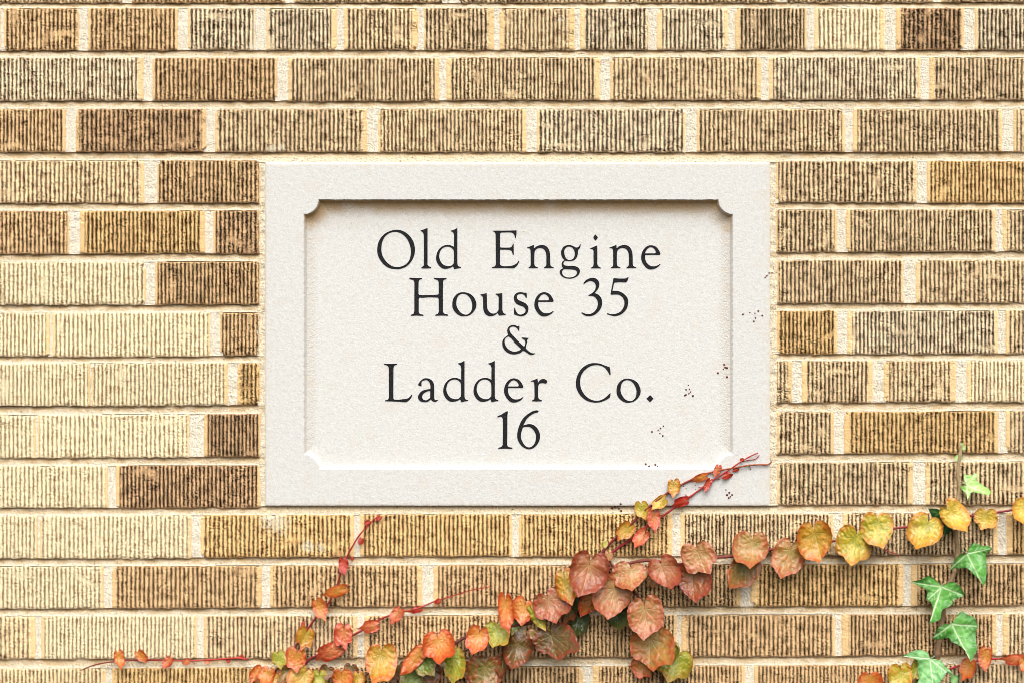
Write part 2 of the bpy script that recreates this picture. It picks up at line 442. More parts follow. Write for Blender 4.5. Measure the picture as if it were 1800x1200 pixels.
# ------------------------------------------------------------------ stone plaque
PROUD = 0.0016
REC = (534.5, 351.5, 1288, 823.5)
RDEPTH = 0.0122          # depth of the sunken panel at its top; the floor rises towards the sill
def rdepth(y):
    return RDEPTH - .0062 * np.clip((y - REC[1]) / (REC[3] - REC[1]), 0, 1)
def build_plaque():
    root = empty("stone_plaque", ((PL[0] + PL[2]) / 2 * S - 900 * S, 0, (600 - PL[3]) * S),
                 "pale limestone plaque with sunken panel and black lettering, set into the brick wall", "plaque")
    xs = np.arange(PL[0], PL[2] + .1, .95); ys = np.arange(PL[1], PL[3] + .1, .95)
    X, Y = np.meshgrid(xs, ys)
    fine = samp(T_FINE, X * .9 + 99, Y * .9 + 201); med = samp(T_MED, X * .7 + 10, Y * .7 + 707); co = samp(T_COARSE, X * .6 + 420, Y * .6 + 33)
    # distance inside the sunken panel, whose corners are bitten by quarter discs
    d = np.minimum(np.minimum(X - REC[0], REC[2] - X), np.minimum(Y - REC[1], REC[3] - Y))
    for cx in (REC[0], REC[2]):
        for cy in (REC[1], REC[3]):
            d = np.minimum(d, np.hypot(X - cx, Y - cy) - 25.5)
    d = d + .25 * med * smooth(3, 0, np.abs(d))
    w = 32.0
    w = 6.5 + (w - 6.5) * smooth(8, 64, REC[3] - Y)      # the weathered sill is a plain splay, the other sides a cove
    t = np.clip(d / w, 0, 1)
    prof = np.sqrt(np.clip(1 - (1 - t) ** 2, 0, 1))
    step = np.clip((d + .4) / 4.2, 0, 1)
    rd = rdepth(Y); st = .0045 - .0015 * (RDEPTH - rd) / .0062
    dep = step * (st + (rd - st) * prof)
    # claw-chisel marks across the cove
    cove = step * (1 - smooth(.35, .85, t))
    claw = np.sin((X * .8 + Y * .75) / 2.3 + med * 1.2) * cove
    dep = dep + .00010 * claw + .00006 * cove * fine
    dep = dep + .00004 * fine + .00003 * med
    # softened and slightly chipped outer arris
    e = np.minimum(np.minimum(X - PL[0], PL[2] - X), np.minimum(Y - PL[1], PL[3] - Y))
    dep = dep + .0016 * np.exp(-np.maximum(e + med * .25, 0) / 1.3)
    pts = np.stack([(X - 900) * S, dep - PROUD, (600 - Y) * S], -1)
    c = lin((214, 214, 212)) * (1 + .05 * fine + .02 * med)[..., None]
    warm = smooth(.6, 2.2, co)[..., None] * .22
    c = c * (1 - warm) + lin((212, 200, 186)) * warm
    # brown shade of the coves put into the stone colour
    # strongest below the top lip, faint on the sides, none along the lower ledge
    under_lip = smooth(70, 6, Y - REC[1] + 9 * co + 4 * med)
    cove_shade = np.clip(smooth(-.5, 1.5, d) * (smooth(1.3, .1, t) * under_lip * .8 + (1 - smooth(.35, .85, t)) * (.15 + .04 * med) * smooth(REC[3] - 12, REC[3] - 40, Y)), 0, 1)[..., None]
    c = c * (1 - cove_shade) + lin((184, 152, 106)) * cove_shade
    spk = smooth(2.1, 2.9, samp(T_FINE, X * .6 + 5, Y * .6 + 871))[..., None] * .55
    c = c * (1 - spk) + lin((120, 104, 84)) * spk
    bst = (smooth(14, 0, e + 4 * med) * .22)[..., None]
    c = c * (1 - bst) + lin((214, 198, 168)) * bst
    ny, nx = X.shape
    V = pts.reshape(-1, 3); C = c.reshape(-1, 3)
    ring = np.concatenate([np.arange(nx), np.arange(1, ny) * nx + nx - 1,
                           (ny - 1) * nx + np.arange(nx - 2, -1, -1), np.arange(ny - 2, 0, -1) * nx])
    back = V[ring].copy(); back[:, 1] = .03
    m = len(ring); i = np.arange(m); j = (i + 1) % m; n0 = len(V)
    Q = np.concatenate([grid_quads(ny, nx), np.stack([ring[i], ring[j], n0 + j, n0 + i], -1)])
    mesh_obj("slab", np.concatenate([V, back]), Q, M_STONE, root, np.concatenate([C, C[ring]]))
    return root
plaque = build_plaque()

# ---- lettering: hand-drawn outlines, 'c' marks a corner
def G(ox, oy, sc, *contours):
    out = []
    for s in contours:
        pts = []
        for tok in s.split():
            cflag = tok.endswith('c')
            x, y = tok.rstrip('c').split(',')
            pts.append((ox + float(x) / sc, oy + float(y) / sc, cflag))
        out.append(pts)
    return out
k = 11.25
GL = {
 'O': G(655,395,k,"90,480 110,360 170,250 280,155 450,103 590,125 700,195 790,310 832,440 828,580 770,720 670,825 540,878 450,880 330,860 220,790 130,670 95,570",
   "172,450 190,340 250,230 340,165 440,143 540,165 640,235 710,340 750,470 752,590 720,710 650,790 560,832 470,840 370,815 270,735 200,630 175,540"),
 'l': G(655,395,k,"945,115c 1000,100 1085,65c 1085,450 1085,790c 1105,820 1155,845c 1155,862c 1070,868 965,865c 962,850c 1005,815 1012,780c 1012,450 1010,200c 990,155 955,130c"),
 'd': G(655,395,k,"1545,118c 1600,105 1675,65c 1675,450 1675,770c 1690,820 1745,842c 1745,858c 1680,868 1610,885c 1590,825c 1530,858 1450,875 1380,865 1310,810 1265,730 1255,640 1285,530 1350,450 1430,410 1520,405 1608,440c 1608,300 1610,210c 1590,155 1550,130c",
   "1318,600 1340,520 1400,455 1480,435 1550,455 1597,500c 1606,560 1606,700 1603,770c 1550,815 1480,822 1400,795 1345,730 1318,650"),
 'E': G(860,395,k,"68,120c 300,120 540,115c 538,200 525,268c 512,265c 495,205 460,165 400,153 240,155c 215,175c 215,300 213,445c 230,455c 400,455 445,435 470,378c 483,380c 485,480 485,600c 468,605c 450,540 420,508 360,495c 215,497c 213,650 213,790c 240,815 300,825 420,820 490,800 540,770 580,715c 597,725c 560,800 510,850 470,865 300,858 200,862 55,860c 52,845c 110,825 130,790c 128,500 125,200c 110,150 68,130c"),
 'n': G(860,395,k,"745,455c 800,435 885,400c 888,470c 940,430 1020,405 1100,415 1160,460 1195,540 1205,640 1208,790c 1225,825 1280,850c 1278,862c 1085,862c 1083,850c 1120,820 1130,780c 1128,600 1110,530 1070,480 1010,465 950,475 905,520 893,600 892,790c 910,825 965,850c 962,862c 778,862c 775,850c 810,825 820,790c 818,550 810,490 790,470 748,465c"),
 'g': G(860,395,k,"1812,382c 1805,430 1790,470 1755,505c 1755,560 1740,630 1700,690 1630,720 1560,722 1500,715c 1475,745 1468,780 1490,805 1560,818 1660,818 1730,835 1780,875 1793,930 1770,990 1710,1040 1620,1067 1540,1065 1460,1040 1405,985 1393,930 1415,890 1460,865c 1440,830 1432,780 1450,730 1490,700c 1450,660 1422,590 1425,520 1460,450 1520,415 1590,405 1660,425 1710,452 1760,445 1795,400",
   "1485,560 1490,500 1530,450 1590,435 1650,465 1685,530 1690,610 1660,675 1600,700 1545,690 1505,640",
   "1440,950 1450,910 1485,882 1560,885 1650,890 1710,905 1735,945 1715,1000 1660,1035 1590,1048 1520,1040 1465,1005"),
 'i': G(1010,395,k,"415,195c 440,225 462,250c 440,290 413,315c 390,290 372,255c 390,220",
   "307,470c 370,445 450,410c 452,600 450,780c 470,825 523,855c 520,865c 330,865c 328,852c 365,825 378,780c 375,600 375,520 355,490 310,478c"),
 'e': G(1010,395,k,"1690,600c 1400,600c 1395,650 1410,720 1450,780 1510,820 1590,825 1650,805 1690,778c 1700,790c 1650,840 1580,875 1510,887 1440,870 1370,800 1325,710 1320,620 1345,530 1400,455 1470,415 1540,412 1610,440 1660,495 1700,570c",
   "1390,570c 1420,510 1460,465 1510,447 1560,465 1600,515 1605,555 1590,570c"),
 'H': G(715,480,k,"48,105c 60,95c 180,102 300,100c 303,118c 255,135 235,170c 232,300 232,420c 250,437c 430,440 615,430c 632,415c 632,300 630,180c 610,145 535,118c 535,98c 660,103 785,100c 785,120c 735,140 718,170c 715,450 715,760c 740,805 815,825c 812,848c 690,843 565,848c 563,828c 610,810 635,770c 632,640 630,510c 610,487c 450,482 310,492 255,485c 238,510c 236,640 236,770c 260,810 332,828c 328,850c 200,843 85,850c 80,828c 130,810 150,760c 150,500 150,190c 130,145 50,120c"),
 'o': G(715,480,k,"900,610 920,510 980,430 1060,388 1150,385 1250,415 1330,485 1373,590 1370,680 1320,770 1240,835 1140,857 1050,845 960,780 910,700",
   "980,590 995,500 1040,435 1110,412 1190,435 1250,500 1288,590 1293,680 1265,770 1200,822 1130,820 1060,780 1005,700 983,640"),
 'u': G(715,480,k,"1455,425c 1520,415 1580,400c 1585,480 1585,620 1600,720 1650,785 1710,805 1770,790 1816,735c 1816,640 1816,480 1796,450 1756,425c 1756,412c 1831,408 1889,400c 1891,600 1891,740c 1916,795 1959,815c 1956,832c 1880,838 1826,845c 1796,795c 1731,840 1650,857 1600,845 1545,800 1515,720 1510,620 1508,510 1495,465 1458,435c"),
 's': G(860,480,k,"735,392c 742,430 742,490c 730,500c 700,450 660,420 610,415 560,435 545,480 570,530 640,565 720,605 765,660 775,720 755,790 705,838 630,858 560,845 510,828c 492,820c 490,740 497,692c 510,690c 530,760 570,810 620,825 680,805 715,765 715,720 680,675 610,645 540,610 500,560 485,500 500,440 550,395 630,382 690,392"),
 '3': G(1010,470,12,"190,350c 188,335c 240,275 310,238 390,225 460,245 510,300 523,370 500,450 455,510 425,545c 500,580 555,640 582,730 570,830 520,920 450,985 370,1025 290,1032 210,1015 145,970c 150,948c 220,980 300,990 380,965 450,900 485,820 488,730 455,660 405,618 345,605 292,605c 295,590c 370,545 430,480 447,400 430,340 380,300 320,292 260,315 200,355c"),
 '5': G(1010,470,12,"820,240c 835,232c 960,240 1085,235 1130,205c 1140,215c 1115,285 1085,318 960,315 850,325 830,350c 815,430 800,500c 890,500 980,525 1060,580 1115,650 1132,740 1110,850 1050,940 960,1005 850,1032 760,1015 685,990c 690,968c 770,990 860,985 950,950 1015,880 1050,790 1045,700 1005,630 940,585 860,575 780,582c 760,565c 765,530 790,400"),
 '&': G(870,565,18.46,"760,150c 792,145c 795,220 785,310c 765,305c 730,240 670,190 600,165 530,180 480,220 475,280 510,370 600,470 740,620 850,720 930,795c 965,780 985,700 980,640 945,590 870,545c 872,518c 980,528 1088,535c 1080,570c 1045,600 1040,680 1010,780 1000,860c 1070,930 1150,990 1220,1015 1310,1015c 1305,1030c 1250,1055 1180,1070 1100,1045 1020,990 940,940c 900,940c 830,1000 730,1035 600,1052 480,1030 360,960 270,850 240,740 250,620 320,520 430,440c 405,360 400,280 430,200 490,145 570,120 660,130 730,160",
   "450,490c 380,510 325,580 315,660 345,770 420,870 520,940 640,965 760,940 850,890c 760,790 640,680 540,560"),
 'L': G(670,625,k,"55,150c 180,152 315,150c 312,170c 265,185 245,230c 243,500 243,830c 260,855 340,858 430,850 520,835 570,800 608,757c 618,768c 590,830 540,880 490,907 340,898 200,892 80,890c 80,872c 130,858 155,820c 153,500 152,240c 130,190 57,165c"),
 'a': G(670,625,k,"735,570c 740,540 790,480 850,440 930,440 1000,475 1040,540 1050,620 1050,830c 1070,865 1122,860c 1125,872c 1080,900 1030,895 980,855c 930,895 860,908 780,890 735,840 735,780 780,710 850,670 975,645c 975,580 955,520 910,475 860,475 800,500c 800,540 800,590c 770,590 740,578c",
   "972,685c 900,700 835,745 812,800 835,855 890,870 940,845 970,820c 972,750"),
 'r': G(820,625,k,"1270,490c 1330,470 1405,440c 1412,525c 1450,475 1510,450 1560,460 1600,490c 1590,520 1565,543c 1500,530 1440,545 1418,590c 1415,700 1415,800c 1435,845 1490,870c 1485,890c 1380,892 1298,890c 1297,873c 1335,850 1345,800c 1342,580 1325,510 1272,500c"),
 'C': G(1000,625,k,"800,205c 815,260 825,365c 805,370c 760,290 690,215 600,180 500,178 400,210 300,290 240,390 222,500 232,610 280,720 360,810 460,865 560,880 660,855 740,800 820,722c 820,770 805,820c 720,870 600,910 470,912 340,870 230,780 155,650 138,530 160,400 230,270 330,185 450,140 590,143 700,180 770,205"),
 '.': G(1000,625,k,"1605,768c 1672,835c 1602,910c 1533,838c"),
 '1': G(860,710,13.33,"190,290c 195,268c 290,230 350,190 425,150c 438,170c 425,260 425,500 420,940c 445,985 545,1010c 540,1035c 370,1030 215,1035c 208,1010c 280,990 315,940c 320,600 318,340c 300,300 270,280 205,300c"),
 '6': G(860,710,13.33,"1145,140c 1157,155c 1140,180c 1050,205 950,265 870,350 800,485c 840,475 930,455 1030,475 1120,545 1175,650 1190,760 1155,880 1080,980 980,1037 880,1035 780,985 700,890 658,780 660,650 700,500 780,340 900,225 1020,155 1100,135",
   "800,530 880,520 960,530 1040,600 1085,690 1093,780 1070,890 1010,970 930,1002 850,970 790,890 748,790 745,690 770,590"),
}
def catmull(pts, seg=6):
    n = len(pts); out = []
    for i in range(n):
        p1, p2 = pts[i], pts[(i + 1) % n]
        a = np.array(p1[:2]); b = np.array(p2[:2])
        p0 = a - (b - a) if p1[2] else np.array(pts[i - 1][:2])
        p3 = b + (b - a) if p2[2] else np.array(pts[(i + 2) % n][:2])
        m1 = np.zeros(2) if False else (b - p0) * .5
        m2 = (p3 - a) * .5
        if p1[2]: m1 = (b - a)
        if p2[2]: m2 = (b - a)
        # keep tangents no longer than the chord
        L = np.linalg.norm(b - a) + 1e-9
        m1 = m1 * min(1, L / (np.linalg.norm(m1) + 1e-9) * 1.1); m2 = m2 * min(1, L / (np.linalg.norm(m2) + 1e-9) * 1.1)
        for s in range(seg):
            t = s / seg
            out.append(a * (2*t**3 - 3*t*t + 1) + m1 * (t**3 - 2*t*t + t) + b * (3*t*t - 2*t**3) + m2 * (t**3 - t*t))
    return np.array(out)

LINES = [
 ("carved top line reading Old Engine", [('O',0,0),('l',0,0),('d',0,0),('E',0,0),('n',0,0),('g',0,0),('i',0,0),('n',145.1,0),('e',0,0)]),
 ("carved line reading House 35", [('H',0,0),('o',0,0),('u',0,0),('s',0,0),('e',-187.9,82.6),('3',0,0),('5',0,0)]),
 ("carved ampersand", [('&',0,0)]),
 ("carved line reading Ladder Co.", [('L',0,0),('a',0,0),('d',12.7,232.2),('d',65.9,232.2),('e',-241.1,232.5),('r',0,0),('C',0,0),('o',288.6,150.4),('.',0,0)]),
 ("carved bottom line reading 16", [('1',0,0),('6',0,0)]),
]
FLOOR_OUT = PROUD - RDEPTH + .0031
for lab, glyphs in LINES:
    xy = [(x + dx, y + dy) for ch, dx, dy in glyphs for cont in GL[ch] for x, y, _ in cont]
    lx = (min(q[0] for q in xy) + max(q[0] for q in xy)) / 2; ly = max(q[1] for q in xy)
    line = bpy.data.objects.new("lettering", None); line.empty_display_size = .01
    wl_ = P(lx, ly, FLOOR_OUT)
    line.location = (wl_[0] - plaque.location.x, wl_[1], wl_[2] - plaque.location.z)
    link(line, plaque); tag(line, lab)
    for ch, dx, dy in glyphs:
        cu = bpy.data.curves.new("letter", 'CURVE'); cu.dimensions = '2D'; cu.fill_mode = 'BOTH'; cu.extrude = 0.0003
        for cont in GL[ch]:
            pp = catmull(cont)
            sp = cu.splines.new('POLY'); sp.points.add(len(pp) - 1); sp.use_cyclic_u = True
            for q, (x, y) in enumerate(pp):
                w = P(x + dx, y + dy, FLOOR_OUT)
                sp.points[q].co = (w[0] - wl_[0], w[2] - wl_[2], 0, 1)
        tmp = bpy.data.objects.new("letter_outline", cu)
        me = bpy.data.meshes.new_from_object(tmp)
        bpy.data.objects.remove(tmp); bpy.data.curves.remove(cu)
        co = np.empty(len(me.vertices) * 3, np.float32); me.vertices.foreach_get("co", co); co = co.reshape(-1, 3)
        co = np.stack([co[:, 0], -co[:, 2] - .0002, co[:, 1]], -1)
        ypx = 600 - (co[:, 2] + wl_[2]) / (S * (D - FLOOR_OUT) / D)
        co[:, 1] -= (PROUD - rdepth(ypx)) - FLOOR_OUT
        me.vertices.foreach_set("co", co.ravel()); me.update()
        me.materials.clear(); me.materials.append(M_PAINT)
        link(bpy.data.objects.new("digit" if ch in "1356" else ("ampersand" if ch == '&' else ("full_stop" if ch == '.' else "letter")), me), line)

# ------------------------------------------------------------------ climbing plants
PAL = {  # blade, margin, base, veins
 'red':   ((160, 88, 52), (150, 56, 38), (170, 120, 66), (226, 176, 120)),
 'pink':  ((190, 126, 78), (172, 78, 44), (186, 150, 92), (228, 190, 140)),
 'rose':  ((172, 98, 62), (164, 62, 46), (176, 130, 84), (228, 170, 130)),
 'tan':   ((180, 126, 62), (178, 84, 46), (160, 140, 62), (226, 194, 130)),
 'orange':((212, 116, 44), (196, 62, 26), (208, 150, 54), (230, 170, 90)),
 'salmon':((214, 104, 62), (196, 54, 34), (216, 140, 80), (232, 160, 110)),
 'gold':  ((204, 150, 46), (196, 90, 28), (176, 152, 46), (230, 196, 110)),
 'yg':    ((200, 176, 54), (202, 124, 40), (160, 160, 38), (226, 212, 120)),
 'yellow':((222, 186, 70), (214, 130, 50), (204, 180, 60), (236, 214, 130)),
 'lime':  ((170, 166, 50), (180, 130, 44), (150, 160, 40), (212, 206, 110)),
 'green': ((112, 128, 36), (134, 104, 36), (100, 130, 34), (176, 180, 90)),
 'dark':  ((56, 72, 20), (76, 66, 22), (50, 72, 18), (100, 116, 50)),
 'olive': ((146, 106, 50), (164, 76, 40), (112, 116, 40), (206, 180, 110)),
 'brown': ((110, 74, 36), (140, 56, 34), (96, 84, 36), (190, 160, 96)),
 'tiny':  ((186, 46, 28), (160, 30, 24), (200, 80, 40), (206, 90, 60)),
 'ivy':   ((88, 158, 62), (60, 122, 46), (112, 178, 84), (222, 240, 200)),
 'ivyl':  ((172, 214, 118), (140, 196, 100), (186, 222, 140), (228, 242, 200)),
 'ivym':  ((118, 182, 104), (84, 150, 80), (140, 196, 124), (226, 242, 212)),
 'ivyd':  ((34, 84, 36), (26, 64, 28), (40, 92, 40), (90, 140, 80)),
}
PAL = {k_: [lin(c) * (.94 if k_.startswith('ivy') else .76) for c in v_] for k_, v_ in PAL.items()}
HEART_T = np.radians([0, 4, 10, 18, 28, 40, 55, 72, 90, 108, 126, 142, 155, 166, 174, 179])
HEART_R = np.array([1.0, .93, .875, .85, .84, .83, .80, .745, .69, .635, .56, .47, .385, .27, .14, .03])

def seg_dist(u, w, a, b):
    d = np.array(b) - np.array(a); L2 = (d ** 2).sum()
    t = np.clip(((u - a[0]) * d[0] + (w - a[1]) * d[1]) / L2, 0, 1)
    return np.hypot(u - a[0] - t * d[0], w - a[1] - t * d[1]), t

def leaf(parent, jx, jy, tx, ty, width, pal, layer, curl=.25, outline=None, label=None, node=None, fold=None):
    """one leaf: outline in the wall plane, bulge / fold / curl in depth.  layer = millimetres from the wall"""
    L = math.hypot(tx - jx, ty - jy)
    ax = np.array([(tx - jx) / L, (ty - jy) / L]); sx = np.array([-ax[1], ax[0]])
    size = max(L, width)
    nt_, nr = (150, 44) if size > 40 else ((90, 26) if size > 20 else (44, 12))
    seedx, seedy = random.uniform(0, 900), random.uniform(0, 900)
    if outline is None:
        gape = random.uniform(.93, .994); th = np.linspace(-math.pi * gape, math.pi * gape, nt_)
        a = np.abs(th)
        lob = np.interp(a, HEART_T, HEART_R) * (1 if size > 38 else 1 - .13 * np.exp(-((a - .42) / .25) ** 2))
        ker = np.ones(5) / 5; lob_s = np.convolve(np.pad(lob, 2, mode='edge'), ker, 'valid')
        lob = np.where(a < .1, lob, lob_s)
        teeth = 1 + .034 * (np.abs(((a * 3.1 + .25 * np.sin(seedx)) % 1.0) - .5) * 2 - .5) * smooth(2.7, 2.2, a) * smooth(.12, .3, a)
        tri = random.uniform(-.02, .11) if size > 30 else .03
        lob = lob * (1 + tri * np.exp(-((a - .82) / .20) ** 2) - .7 * tri * np.exp(-((a - .40) / .16) ** 2))
        asym = 1 + random.uniform(-.15, .15) * np.sign(th) * smooth(0, .8, a)
        wob = 1 + .03 * np.sin(th * 2 + seedx) + .025 * np.sin(th * 3 + seedy) * smooth(0, .5, a)
        R = lob * teeth * asym * wob
        ws = width / (L * 1.44)
        bend = random.uniform(-.16, .16)
        ou, ow = R * np.cos(th), R * np.sin(th) * ws
        ow = ow + bend * np.sign(ou) * ou * ou
    else:
        o = np.asarray(outline)
        dd = np.concatenate([[0], np.cumsum(np.hypot(*np.diff(o, axis=0).T))])
        q = np.linspace(0, dd[-1], nt_)
        oxy = np.stack([np.interp(q, dd, o[:, 0]), np.interp(q, dd, o[:, 1])], -1) - np.array([jx, jy])
        ou, ow = oxy @ ax / L, oxy @ sx / L
        ws = 1.0
    rho = np.linspace(.015, 1, nr)[:, None]
    U = rho * ou[None, :]; W = rho * ow[None, :]
    wn = W / max(ws, .3)
    # veins: midrib, laterals, side veins
    vein = np.zeros_like(U)
    ribs = [((0, 0), (.93, 0), .016)]
    if outline is None:
        for s in (1, -1):
            ribs += [((0, 0), (.60, .44 * s), .012), ((0, 0), (.16, .60 * s), .011), ((0, 0), (-.30, .38 * s), .009),
                     ((.30, 0), (.70, .26 * s), .008), ((.52, 0), (.83, .15 * s), .007),
                     ((.30, .22 * s), (.34, .60 * s), .007), ((.34, .25 * s), (.66, .36 * s), .006), ((.10, .36 * s), (-.10, .56 * s), .006)]
    else:
        o2 = (np.asarray(outline) - np.array([jx, jy]))
        tips = [(float(p @ ax / L), float(p @ sx / L)) for p in o2]
        rr = np.hypot(*np.array(tips).T)
        for i in range(1, len(tips) - 1):
            if rr[i] > rr[i - 1] and rr[i] >= rr[i + 1] and rr[i] > .35:
                t_ = tips[i]
                ribs.append(((0, 0), (t_[0] * .93, t_[1] * .93), .021))
                for f_ in (.3, .5, .68):
                    for s in (1, -1):
                        n_ = np.array([-t_[1], t_[0]]) / rr[i]; d_ = np.array(t_) / rr[i]
                        e_ = np.array(t_) * f_ + (n_ * s * .8 + d_ * .7) * .22 * (1 - f_ * .6)
                        ribs.append(((t_[0] * f_, t_[1] * f_), (e_[0], e_[1]), .008))
    for a_, b_, wv in ribs:
        dd_, t_ = seg_dist(U, wn, a_, b_)
        wv = max(wv, .55 / L)
        vein = np.maximum(vein, np.exp(-(dd_ / (wv * (1.15 - .6 * t_))) ** 2) * (.95 if wv > .01 else .6))
    c_m, c_e, c_b, c_v = PAL[pal]
    nx_ = samp(T_COARSE, U * 130 + seedx, W * 130 + seedy); nm = samp(T_MED, U * 110 + seedy, W * 110 + seedx); nf = samp(T_FINE, U * 120 + seedx, W * 120 + seedy)
    edge = smooth(.66, 1.0, rho + .10 * nx_ + .05 * nm)[..., None]
    basew = smooth(.60, .05, rho + .14 * nx_)[..., None] * .8
    c = c_m * (1 + .14 * nx_ + .08 * nm)[..., None]
    q_ = smooth(.2, 1.6, nx_ * random.choice((1, -1)))[..., None] * random.uniform(.2, .7); c = c * (1 - q_) + (c_b if random.random() < .6 else c_e) * q_
    # two halves colour unevenly in autumn
    half = (smooth(-.5, .5, W * 2 * random.choice((1, -1)) + .5 * nx_) * random.uniform(0, .4))[..., None]
    c = c * (1 - half) + (c_b * .5 + c_m * .5) * half
    c = c * (1 - basew) + c_b * basew
    c = c * (1 - edge * .85) + c_e * edge * .85
    vw = (vein * (.66 if outline is not None else .36))[..., None]
    c = c * (1 - vw) + c_v * vw
    spot = smooth(2.0, 2.6, nf)[..., None] * .35
    c = c * (1 - spot) + c_e * .5 * spot
    # relief, in units of leaf length
    fo = fold if fold is not None else random.uniform(-.30, .34)
    dep = fo * np.abs(W) + curl * np.maximum(U, 0) ** 2 * .6 + random.uniform(-.10, .10) * W + random.uniform(-.06, .10) * U
    dep = dep - random.uniform(.0, .3) * np.maximum(-U, 0) ** 1.2                                   # basal lobes roll back
    # the lower part of the blade flares out from the wall along a soft knee
    kn = random.uniform(.12, .45); ka = random.uniform(-.7, .7); sl_ = random.uniform(.25, 1.0) if size > 24 else random.uniform(0, .5)
    kx = U * math.cos(ka) + W * math.sin(ka) - kn
    dep = dep + sl_ * .10 * np.log1p(np.exp(np.clip(kx / .10, -30, 30)))
    dep = dep + random.uniform(-.22, .22) * rho ** 3 * smooth(.0, .9, np.abs(W)) + random.uniform(-.3, .3) * U * W
    dep = dep + .012 * nx_ * rho + .002 * nm * rho
    dep = dep + random.uniform(.012, .04) * np.sin(np.arctan2(W, U) * random.choice((3, 4, 5)) + seedx) * rho ** 2
    dep = dep + .009 * (1 - vein) * smooth(0, .25, rho)                                                # blade puffs between veins
    px = jx + L * (U * ax[0] + W * sx[0]); py = jy + L * (U * ax[1] + W * sx[1])
    out = layer * .00075 + dep * L * S
    out = np.maximum(out, .0025 + .0006 * rho)
    if layer > 12 or L > 24: out = np.maximum(out, .004 + layer * .0002)
    f = (D - out) / D
    V = np.stack([(px - 900) * S * f, -out, (600 - py) * S * f], -1).reshape(-1, 3)
    Q = grid_quads(nr, nt_)
    # petiole, bending from the blade back to the stem
    nxy = node if node is not None else (jx - ax[0] * L * .12, jy - ax[1] * L * .12)
    path = [P(jx, jy, layer * .00075 + .0004), P((jx + nxy[0]) / 2, (jy + nxy[1]) / 2 , layer * .0006), P(nxy[0], nxy[1], .004)]
    pv, pq = tube(path, [.45 * S + L * S * .009] * 3, 6)
    Q = np.concatenate([Q, pq + len(V)])
    pc = np.tile(c_e * .6 + c_v * .3, (len(pv), 1))
    o = mesh_obj("leaf", np.concatenate([V, pv]), Q, M_LEAF, parent, np.concatenate([c.reshape(-1, 3), pc]), True)
    if label: tag(o, label)
    return o

def tube(path, radii, ns=8):
    path = np.asarray(path, float); n = len(path)
    tg = np.gradient(path, axis=0); tg /= np.linalg.norm(tg, axis=1)[:, None] + 1e-12
    ref = np.array([0, -1., 0]); a = np.cross(tg, ref); a /= np.linalg.norm(a, axis=1)[:, None] + 1e-12
    b = np.cross(tg, a)
    an = np.linspace(0, 2 * math.pi, ns, endpoint=False)
    r = np.asarray(radii)[:, None, None]
    V = path[:, None, :] + r * (np.cos(an)[None, :, None] * a[:, None, :] + np.sin(an)[None, :, None] * b[:, None, :])
    i = np.arange(n - 1)[:, None] * ns; j = np.arange(ns)[None, :]
    Q = np.stack([i + j, i + (j + 1) % ns, i + ns + (j + 1) % ns, i + ns + j], -1).reshape(-1, 4)
    return V.reshape(-1, 3), Q

def spline(pts, step=3.0):
    pts = np.asarray(pts, float); out = []
    for i in range(len(pts) - 1):
        p0 = pts[max(i - 1, 0)]; p1 = pts[i]; p2 = pts[i + 1]; p3 = pts[min(i + 2, len(pts) - 1)]
        n = max(2, int(np.linalg.norm(p2 - p1) / step))
        for s in range(n):
            t = s / n
            out.append(.5 * ((2 * p1) + (-p0 + p2) * t + (2*p0 - 5*p1 + 4*p2 - p3) * t*t + (-p0 + 3*p1 - 3*p2 + p3) * t**3))
    out.append(pts[-1])
    return np.array(out)

def stem(parent, pts, r0, r1, c0, c1, out=4.0, label=None, nodes=True):
    """pts: photo pixels along the stem; radii in pixels; swollen nodes and short tendrils"""
    p = spline(pts)
    n = len(p); t = np.linspace(0, 1, n)
    ph = random.uniform(0, 9)
    p = p + np.stack([np.sin(t * n * .21 + ph) * .5, np.cos(t * n * .17 + ph) * .5], -1)
    rad = r0 + (r1 - r0) * t
    knot = np.exp(-((((t * n * 3.0 / 24) + ph) % 1.0 - .5) / .09) ** 2)
    rad = rad * (1 + (.35 * knot if nodes else 0))
    oo = out * .001 + .0008 * np.sin(t * n * .12 + ph)
    path = [P(x, y, o_) for (x, y), o_ in zip(p, oo)]
    V, Q = tube(path, rad * 1.2 * S, 8)
    col = lin(c0)[None, :] * (1 - t[:, None]) + lin(c1)[None, :] * t[:, None]
    col = (col * (1 + .5 * knot[:, None] * .3)).repeat(8, 0)
    vs, qs, cs = [V], [Q], [col]; nv = len(V)
    if nodes:
        for i in range(6, n - 2, 9):
            if random.random() < .55:
                an = random.uniform(0, 2 * math.pi); ln = random.uniform(4, 9)
                e = p[i] + np.array([math.cos(an), math.sin(an)]) * ln
                mid = (p[i] + e) / 2 + np.array([random.uniform(-1.5, 1.5), random.uniform(-1.5, 1.5)])
                v2, q2 = tube([P(p[i][0], p[i][1], out * .001), P(mid[0], mid[1], out * .0011), P(e[0], e[1], .0022)], [.55 * S, .45 * S, .7 * S], 5)
                vs.append(v2); qs.append(q2 + nv); cs.append(np.tile(col[i * 8] * .8, (len(v2), 1))); nv += len(v2)
    o = mesh_obj("stem", np.concatenate(vs), np.concatenate(qs), M_STEM, parent, np.concatenate(cs), True)
    if label: tag(o, label)
    return o

RED0, RED1 = (120, 40, 44), (176, 56, 44)
WOOD0, WOOD1 = (78, 44, 34), (120, 62, 50)

